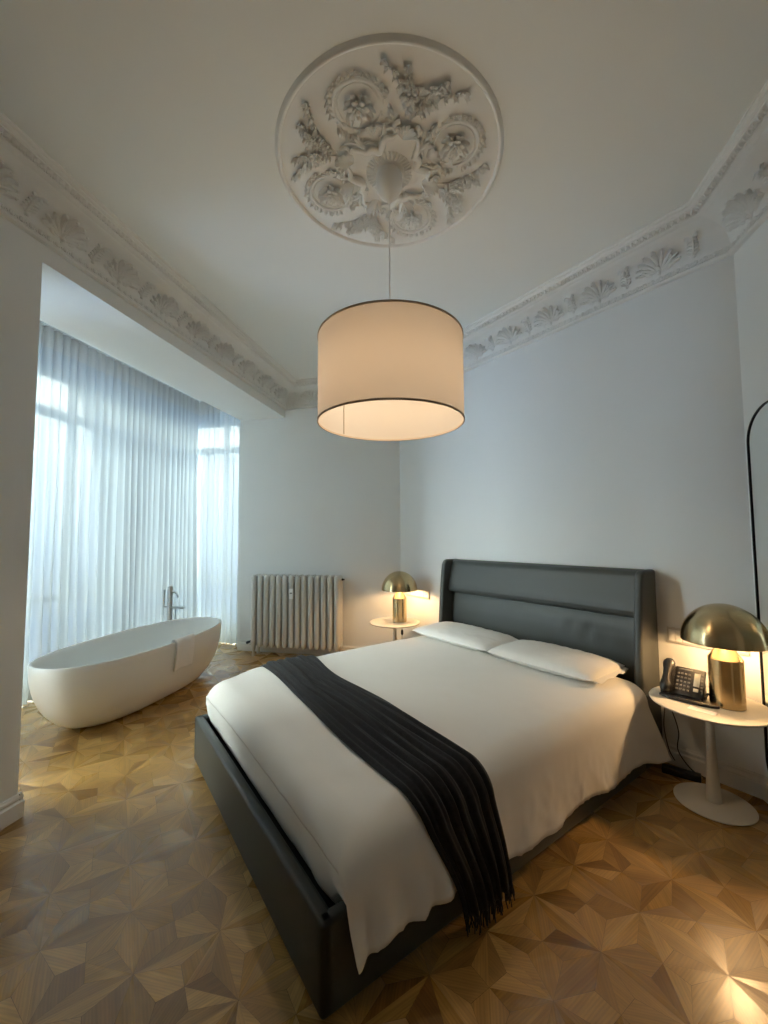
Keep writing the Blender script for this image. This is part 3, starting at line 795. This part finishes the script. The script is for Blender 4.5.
# ------------------------------------------------------------------ desk phone
def phone():
    loc = Vector((1.178, 2.765, .551)); rz = math.atan2(2.665 - 2.839, 1.347 - 1.121)
    root = thing('desk_phone', loc, rz, 'black office desk phone with keypad and pale display on the right side table', 'telephone')
    # local x to the right of the phone, y away from the camera
    m = MB(); m.prism([(-.035, .0), (.075, .0), (.085, .02), (.06, .10), (.045, .105), (-.025, .028), (-.040, .014)], -.075, .125, 'x', bev=.004); m.build('phone_base', M_BLACK, root, angle=40)
    tilt = Matrix.Translation((0, -.02, .022)) @ Matrix.Rotation(math.radians(52), 4, 'X')
    def TB(m, lo, hi, bev=.002): m.box(lo, hi, bev, 2, mtx=tilt)
    m = MB(); TB(m, (-.018, -.004, 0), (.128, .168, .018), .006); body = m.build('face_panel', M_BLACK, root, angle=40)
    m = MB(); TB(m, (.078, .062, .018), (.106, .140, .0205), .001); m.build('display', M_DISP, body)
    m = MB(); TB(m, (.080, .030, .018), (.104, .050, .0215), .002); m.build('message_key', M_DISP, body)
    for r in range(5):
        for c in range(4):
            m = MB(); TB(m, (-.004 + c * .018, .022 + r * .024, .018), (.007 + c * .018, .034 + r * .024, .0225), .0015); m.build('key', M_KEY, body)
    for r in range(6):
        m = MB(); TB(m, (.112, .040 + r * .018, .018), (.122, .049 + r * .018, .0215), .0012); m.build('line_key', M_KEY, body)
    m = MB(); TB(m, (.0, .148, .018), (.068, .157, .0195), .0008); m.build('logo_strip', M_KEY, body)
    # handset standing in its cradle at the left
    m = MB(); pts = []
    for i in range(13):
        t = i / 12; pts.append(tilt @ Vector((-.045, -.012 + .198 * t, .040 + .016 * sin(PI * t))))
    m.tube(pts, [.022, .030, .031, .028, .023, .021, .020, .021, .023, .028, .032, .031, .022], 14, flat=.75, up=tilt.to_3x3() @ Vector((0, 0, 1)))
    for y in (.012, .162): 
        mt_ = tilt @ Matrix.Translation((-.045, y, .026)); m.ell(mt_.translation, (.027, .024, .018), 16, 10, tilt.to_3x3().to_4x4())
    m.build('handset', M_BLACK, root, angle=70)
    m = MB(); TB(m, (-.078, -.008, -.002), (-.014, .165, .016), .006); m.build('cradle', M_BLACK, root, angle=40)
    m = MB(); m.tube([(-.075, -.046, .012), (-.02, -.060, .011), (.06, -.064, .011), (.13, -.055, .011), (.175, -.045, .011), (.20, -.035, .011)], [.009, .011, .0115, .0115, .0105, .008], 10, flat=.9); m.build('palm_rest', M_BLACK, root)
    # curly cord and line cord
    m = MB(); pts = []
    for i in range(90):
        t = i / 89; g = t * 2 * PI * 14
        p = Vector((.128 + .022 * t, .01 + .05 * t, .012 + .055 * sin(PI * t) * .5 + .008)); pts.append(p + Vector((cos(g) * .005, 0, sin(g) * .005)))
    m.tube(pts, .0016, 5); m.build('cord', M_BLACK, root)
phone()
# notice card
m = MB(); m.box((-.062, -.028, 0), (.062, .028, .0012)); o = m.build('notice_card', M_PAPER, None, smooth=False); o.location = (1.215, 2.578, .5522); o.rotation_euler = (0, 0, -.72)
tag(o, 'small pale card lying in front of the black desk phone', 'card')

# cables hanging from the tables
def cable(name, pts, r, label, extra=None):
    P = [Vector(p) for p in pts]; Q = []
    for i in range(len(P) - 1):
        p0 = P[max(0, i - 1)]; p1 = P[i]; p2 = P[i + 1]; p3 = P[min(len(P) - 1, i + 2)]
        for k in range(8):
            t = k / 8; Q.append(.5 * ((2 * p1) + (-p0 + p2) * t + (2 * p0 - 5 * p1 + 4 * p2 - p3) * t * t + (-p0 + 3 * p1 - 3 * p2 + p3) * t ** 3))
    Q.append(P[-1]); m = MB(); m.tube(Q, r, 6)
    if extra: extra(m)
    o = m.build(name, M_BLACK, None); return tag(o, label, 'cable')
cable('power_cable', [B(2.915, .16, .535), B(2.93, .12, .42), B(2.955, .07, .25), B(2.94, .05, .12), B(3.0, .05, .035), B(3.06, .05, .012), B(3.13, .06, .012), B(3.10, .05, .12), B(3.12, .05, .25), B(3.15, .06, .50)], .0032, 'black cable looping down to the floor behind the right pedestal table')
cable('phone_cable', [B(2.905, .18, .535), B(2.90, .12, .40), B(2.87, .06, .24), B(2.885, .04, .10), B(2.92, .05, .045)], .0026, 'thin black cable hanging beside the right edge of the headboard')
m = MB(); m.box((-.10, -.028, 0), (.10, .028, .040), .006, 2)
for k in range(4): m.box((-.085 + .045 * k, -.016, .038), (-.053 + .045 * k, .016, .0405), .002, 1)
o = m.build('power_strip', M_BLACK, None, angle=40); o.location = B(2.98, .13, 0); o.rotation_euler = (0, 0, BED_ROT + .3)
tag(o, 'black power strip on the floor between headboard and right pedestal table', 'power strip')
P = T2 + Vector((.085, -.02, 0))
def sw(m):
    m.tube([P + Vector((0, 0, .472)), P + Vector((0, 0, .46)), P + Vector((0, 0, .425)), P + Vector((0, 0, .41))], [.004, .013, .014, .006], 12)
cable('lamp_cable', [P + Vector((0, 0, .524)), P + Vector((0, 0, .49)), P + Vector((0, 0, .42)), P + Vector((.01, .02, .25)), P + Vector((.12, .12, .06)), P + Vector((.17, .17, .008))], .002, 'thin cable with a black inline switch hanging under the far corner table', sw)

# wall plates
def plate(s0, label):
    root = thing('socket_plate', B(s0, 0, .79), BED_ROT, label, 'socket plate', 'socket plates beside the headboard')
    m = MB(); m.box((0, -.014, 0), (.42, 0, .10), .003, 2); m.build('cover_plate', M_PLATE, root, angle=40)
    for k in range(5):
        x = .012 + k * .080
        if k in (0, 2):
            m = MB(); m.box((x, -.018, .014), (x + .036, -.009, .086), .002); m.box((x + .038, -.0175, .014), (x + .074, -.009, .086), .002); m.build('rocker_switch', M_WHITE, root, angle=40)
        else:
            m = MB(); m.box((x, -.017, .014), (x + .072, -.009, .086), .002)
            m.build('socket', M_WHITE, root, angle=40)
            m = MB()
            for q in (-.0095, .0095): m.ell((x + .036 + q, -.0171, .05), (.0028, .001, .0028), 8, 5)
            m.build('socket_holes', M_DARK, root.children[-1])
    return root
p1 = plate(2.895, 'white wall plate of sockets behind the desk phone, right of the headboard')
p2 = copy_tree(p1); p2.location = B(.115, 0, .79); p2['label'] = 'white wall plate of sockets behind the far corner lamp, left of the headboard'

# ------------------------------------------------------------------ mirror against the right wall
def mirror():
    root = thing('floor_mirror', (RX - .002, 2.36, 0), 0, 'tall round-cornered mirror with thin black frame against the right wall', 'mirror')
    y0, y1, z0, z1, r = 1.90 - 2.36, 2.770 - 2.36, .05, 2.232, .20
    def out(k):
        P = []
        for cx, cz, a0 in ((y1 - r, z1 - r, 0), (y0 + r, z1 - r, PI / 2), (y0 + r, z0 + r, PI), (y1 - r, z0 + r, 1.5 * PI)):
            for i in range(13):
                a = a0 + PI / 2 * i / 12; P.append((cx + cos(a) * (r + k), cz + sin(a) * (r + k)))
        return P
    m = MB(); a = out(0); b = out(-.007); n = len(a); xb, xf = -.001, -.018
    vs = [(xb, *p) for p in a] + [(xf, *p) for p in a] + [(xf, *p) for p in b] + [(xb - .008, *p) for p in b]
    fs = []
    for j in range(3):
        for i in range(n):
            k = (i + 1) % n; fs.append((j * n + i, j * n + k, (j + 1) * n + k, (j + 1) * n + i))
    fs.append(tuple(range(n)))
    m.add(vs, fs); m.build('mirror_frame', M_FRAME, root, angle=40)
    m = MB(); c = out(-.004); m.add([(-.012, *p) for p in c] + [(-.006, *p) for p in c], [tuple(range(n)), tuple(range(2 * n - 1, n - 1, -1))] + [(i, (i + 1) % n, n + (i + 1) % n, n + i) for i in range(n)])
    m.build('mirror_glass', M_MIRROR, root, smooth=False)
    for y in (-.25, .22):
        m = MB(); m.box((-.03, y - .02, 0), (-.002, y + .02, .052), .003); m.build('foot_block', M_FRAME, root, angle=40)
mirror()

# ------------------------------------------------------------------ radiator
def radiator():
    x0 = -2.765; pit = .0855; N = 14; yc = 4.925
    root = thing('radiator', (x0, yc, 0), 0, 'old cream cast iron column radiator under the far wall', 'radiator')
    m = MB(); hw, zb, zt = .0400, .115, 1.025
    for y in (-.066, 0, .066):
        pr = []
        def sec(t):   # half width, z
            return t
        prof = [(.010, zb), (.026, zb + .012), (.034, zb + .035), (.036, zb + .07), (.0325, zb + .11), (.032, .55), (.0325, zt - .11), (.036, zt - .07), (.035, zt - .035), (.027, zt - .012), (.012, zt)]
        n = 16; vs = []; fs = []
        for r, z in prof:
            for i in range(n):
                a = 2 * PI * i / n; vs.append((cos(a) * r * 1.05, y + sin(a) * r * .98, z))
        for j in range(len(prof) - 1):
            for i in range(n): k = (i + 1) % n; fs.append((j * n + i, j * n + k, (j + 1) * n + k, (j + 1) * n + i))
        fs.append(tuple(range(n - 1, -1, -1))); fs.append(tuple((len(prof) - 1) * n + i for i in range(n))); m.add(vs, fs)
    for z in (zb + .045, zt - .05):
        m.box((-.030, -.075, z - .028), (.030, .075, z + .028), .014, 3)
        m.tube([(-pit / 2, 0, z), (pit / 2, 0, z)], .026, 16)
    sec0 = m.build('radiator_section', M_RAD, root, angle=60); sec0.location = (pit / 2, 0, 0)
    for i in range(1, N):
        o = sec0.copy(); COL.objects.link(o); o.parent = root; o.location = (pit * (i + .5), 0, 0)
    for i in (0, N - 1):
        for y in (-.066, .066):
            m = MB(); x = pit * (i + .5); m.lathe([(.020, 0), (.024, .012), (.015, .05), (.024, .125)], 14, (x, y, 0)); m.build('foot', M_RAD, root)
    for i, (x, z) in enumerate(((-.0, zt - .05), (pit * N, zt - .05))):
        s = -1 if i == 0 else 1
        m = MB(); m.tube([(x, 0, z), (x + s * .018, 0, z)], .014, 8); m.tube([(x + s * .018, 0, z), (x + s * .034, 0, z)], .010, 8); m.build('vent_plug', M_FRAME, root)
    m = MB(); z = zb + .045; m.tube([(0, 0, z), (-.05, 0, z), (-.05, .05, z), (-.05, .13, z)], .013, 10); m.tube([(-.05, 0, z), (-.05, -.035, z + .0), (-.05, -.06, z)], [.012, .018, .018], 12)
    m.build('valve', M_FRAME, root)
    m = MB(); m.box((.545, -.118, .735), (.600, -.09, .86), .006, 2); t = m.build('heat_meter', M_WHITE, root, angle=40)
    m = MB(); m.box((.558, -.1205, .80), (.587, -.117, .815), .001, 1); m.build('meter_display', M_KEY, t)
radiator()

# ------------------------------------------------------------------ bathtub, towel, tap
TC = Vector((-3.05, 3.42, 0))
def sup(a, rx, ry, e=2.25):
    c, s = cos(a), sin(a); k = (abs(c) ** e + abs(s) ** e) ** (-1 / e); return rx * c * k, ry * s * k
def tub_side(t):          # t 0 floor .. 1 rim -> half sizes
    g = t ** .62
    return .205 + (.430 - .205) * sin(g * PI / 2) ** .9, .62 + (.975 - .62) * sin(g * PI / 2) ** .95
def bathtub():
    m = MB(); n = 96; rings = []
    Ht = .555
    rings.append((.15, .52, 0.0))
    for i in range(15):
        t = i / 14; a, b = tub_side(t); rings.append((a, b, .004 + (Ht - .004) * t))
    a, b = tub_side(1)
    rings += [(a - .003, b - .003, Ht + .007), (a - .011, b - .011, Ht + .010), (a - .019, b - .019, Ht + .006)]
    for i in range(11):
        t = 1 - i / 10 * .84; aa, bb = tub_side(t); rings.append((aa - .024 - .01 * (1 - t), bb - .024 - .02 * (1 - t), .004 + (Ht - .004) * t))
    rings.append((.12, .45, .088)); rings.append((.03, .1, .083))
    vs = []; fs = []
    for rx, ry, z in rings:
        for i in range(n): x, y = sup(2 * PI * i / n, rx, ry, 2.4); vs.append((x, y, z))
    for j in range(len(rings) - 1):
        for i in range(n): k = (i + 1) % n; fs.append((j * n + i, j * n + k, (j + 1) * n + k, (j + 1) * n + i))
    fs.append(tuple(range(n - 1, -1, -1))); fs.append(tuple((len(rings) - 1) * n + i for i in range(n)))
    m.add(vs, fs); o = m.build('bathtub', M_TUB, None, angle=50); o.location = TC
    tag(o, 'white freestanding oval bathtub in front of the sheer curtains', 'bathtub')
    m = MB(); m.lathe([(.0, .0885), (.024, .0885), (.028, .085)], 24, cap0=False, cap1=False); m.build('drain', M_STEEL, o)
bathtub()
def towel():
    # folded over the room side rim
    m = MB(); yc = 3.42; hw = .125
    th0 = 0
    def fn(a, b):
        y = yc - TC.y + (b * 2 - 1) * hw
        # local rim x at y
        ry = .975; f = max(0, 1 - (abs(y) / ry) ** 2.4) ** (1 / 2.4)
        rim = .430 * f; off = .008 + .0015 * sin(b * 17)
        if a < .25: t = a / .25; x = rim - .036 - .012 * (1 - t); z = .565 - .12 * (1 - t)
        elif a < .35: t = (a - .25) / .10; g = PI * (1 - t); x = rim - .010 + .024 * cos(g) * 1.0; z = .565 + .018 * sin(g)
        else:
            t = (a - .35) / .65; z = .562 - .26 * t
            tt = max(0, (z - .004) / .551); ax, by = tub_side(tt); x = ax * max(0, 1 - (abs(y) / by) ** 2.4) ** (1 / 2.4) + .016 + .005 * sin(b * 9 + 2)
            y += .03 * t * 0
        return (x, y, z + .004 * sin(b * 5) * (a > .8))
    m.grid(fn, 36, 16); o = m.build('hand_towel', M_TOWEL, None, angle=180, solid=.009); o.location = TC
    tag(o, 'small white towel hanging over the rim of the bathtub', 'towel')
towel()
def tap():
    root = thing('bath_tap', (-3.60, 4.42, 0), 0, 'floor-standing steel bath tap with hand shower behind the bathtub', 'tap')
    m = MB(); m.lathe([(.06, 0), (.06, .012), (.031, .014), (.031, .90), (.029, .915)], 24); m.build('column', M_STEEL, root, angle=40)
    m = MB(); m.tube([(.0, 0, .66), (.05, .0, .66), (.16, .0, .66), (.20, 0, .66)], .015, 12); m.tube([(-.02, 0, .66), (-.09, 0, .66)], .013, 12); m.build('mixer_bar', M_STEEL, root)
    m = MB(); m.tube([(.02, 0, .84), (.06, 0, .842), (.09, 0, .83), (.105, 0, .80), (.11, 0, .765)], .010, 12); m.build('spout', M_STEEL, root)
    m = MB(); m.tube([(-.085, 0, .64), (-.085, 0, .87)], .014, 12); m.build('hand_shower', M_STEEL, root)
    m = MB(); m.tube([(-.085, 0, .64), (-.10, -.02, .45), (-.07, -.03, .25), (.0, -.03, .2), (.07, -.02, .3), (.085, 0, .5), (.08, 0, .65)], .006, 8); m.build('hose', M_STEEL, root)
tap()

# ------------------------------------------------------------------ curtains
def curtain(path, label, seed, zt=3.575):
    # path: list of 2d points; resampled by length, pleats pushed sideways
    P = [Vector(p) for p in path]; L = [0]
    for i in range(1, len(P)): L.append(L[-1] + (P[i] - P[i - 1]).length)
    T = L[-1]
    def at(s):
        for i in range(1, len(P)):
            if s <= L[i] or i == len(P) - 1:
                t = (s - L[i - 1]) / (L[i] - L[i - 1]); d = (P[i] - P[i - 1]).normalized(); return P[i - 1].lerp(P[i], t), Vector((-d.y, d.x))
    nw = int(T / .0105)
    def fn(a, b):
        s = a * T; z = zt - (zt - .006) * b
        q, n = at(s)
        fl = b ** .6
        ph = s * 2 * PI / .098 + 5.5 * nz(s * 2.3, seed, 0) + 2.2 * nz(s * 1.6, z * .35, seed + 3) * fl
        amp = (.016 + .022 * fl) * (1 + .8 * nz(s * 4, z * .4, seed + 7))
        w = sin(ph); w = math.copysign(abs(w) ** .75, w)
        o = amp * w + .016 * nz(s * 2.2, z * .6, seed + 11) * fl + .009 * sin(ph * 2.3 + z) * fl
        tl = .010 * cos(ph) * (1 - b) 
        dd = Vector((n.y, -n.x))
        if z > zt - .16: o += .006 * sin(ph * 3)
        q = q + n * o + dd * tl
        return (q.x, q.y, z)
    m = MB(); rows = 34; m.grid(fn, nw, rows)
    root = m.build('sheer_curtain', [M_SHEER, M_HEAD], None, angle=180, fixn=False)
    me = root.data
    for p in me.polygons:
        if p.center.z > zt - .20: p.material_index = 1
    tag(root, label, 'curtain', 'floor length sheer curtains')
    m = MB(); pts = [(p.x, p.y, zt + .010) for p in P]; m.tube(pts, .011, 8, up=(0, 0, 1)); m.build('curtain_track', M_WIN, root)
    return root
curtain([(-4.0, 1.8), (-4.0, 5.41)], 'white pleated sheer curtain along the street windows behind the bathtub', 1.3)  # begins late: unseen near stretch of the bay left bare to brighten the room
curtain([(-4.14, 5.48), (-3.9, 5.42), (-3.06, 5.30)], 'short white sheer curtain across the end of the bay beside the radiator', 8.1)

# ------------------------------------------------------------------ daylight
wd = bpy.data.worlds.new('daylight'); S.world = wd; wd.use_nodes = True; nt = wd.node_tree; nt.nodes.clear()
o = nt.nodes.new('ShaderNodeOutputWorld'); b = nt.nodes.new('ShaderNodeBackground')
tc = nt.nodes.new('ShaderNodeTexCoord'); sp = nt.nodes.new('ShaderNodeSeparateXYZ'); nt.links.new(tc.outputs['Generated'], sp.inputs[0])
cr = nt.nodes.new('ShaderNodeValToRGB'); mr = nt.nodes.new('ShaderNodeMapRange'); mr.inputs[1].default_value = -1; mr.inputs[2].default_value = 1
nt.links.new(sp.outputs['Z'], mr.inputs[0]); nt.links.new(mr.outputs[0], cr.inputs[0])
E_ = cr.color_ramp.elements
E_[0].position = .44; E_[0].color = (.18, .24, .34, 1); E_[1].position = .68; E_[1].color = (.95, 1, .92, 1)
for p_, c_ in ((.50, (.27, .35, .46)), (.56, (.38, .46, .50)), (.62, (.74, .80, .74))):
    e = E_.new(p_); e.color = (*c_, 1)
nt.links.new(cr.outputs[0], b.inputs[0]); b.inputs[1].default_value = 46; nt.links.new(b.outputs[0], o.inputs[0])
def portal(loc, rot, sx, sy):
    l = bpy.data.lights.new('window_portal', 'AREA'); l.shape = 'RECTANGLE'; l.size = sx; l.size_y = sy; l.cycles.is_portal = True
    ob = bpy.data.objects.new('window_portal', l); COL.objects.link(ob); ob.location = loc; ob.rotation_euler = rot
portal((-4.66, 3.22, 1.75), (PI / 2, 0, -PI / 2), 5.0, 3.3)
portal(((EX[0] + EX[1]) / 2, EY + .22, 1.75), (-PI / 2, 0, 0), 1.25, 3.3)

# ------------------------------------------------------------------ camera
cam = bpy.data.cameras.new('camera'); co = bpy.data.objects.new('camera', cam); COL.objects.link(co); S.camera = co
cam.sensor_fit = 'HORIZONTAL'; cam.sensor_width = 36; cam.lens = 409.378 * 36 / 768; cam.clip_start = .02
pi_, ro, ya = [math.radians(v) for v in (3.501, -.344, -11.767)]
F = Vector((sin(ya) * cos(pi_), cos(ya) * cos(pi_), sin(pi_)))
R0 = Vector((cos(ya), -sin(ya), 0)); D0 = -(R0.cross(F))
X = R0 * cos(ro) - D0 * sin(ro); Dn = R0 * sin(ro) + D0 * cos(ro)
mtx = Matrix((X, -Dn, -F)).transposed().to_4x4(); mtx.translation = Vector((0, 0, 1.5)); co.matrix_world = mtx

S.view_settings.view_transform = 'Standard'; S.view_settings.look = 'None'; S.view_settings.gamma = 1; S.view_settings.use_curve_mapping = False
S.view_settings.exposure = .72
cy = S.cycles; cy.max_bounces = 10; cy.diffuse_bounces = 6; cy.glossy_bounces = 4; cy.transmission_bounces = 6; cy.transparent_max_bounces = 10
cy.sample_clamp_indirect = 4; cy.use_denoising = True; cy.caustics_reflective = False; cy.caustics_refractive = False
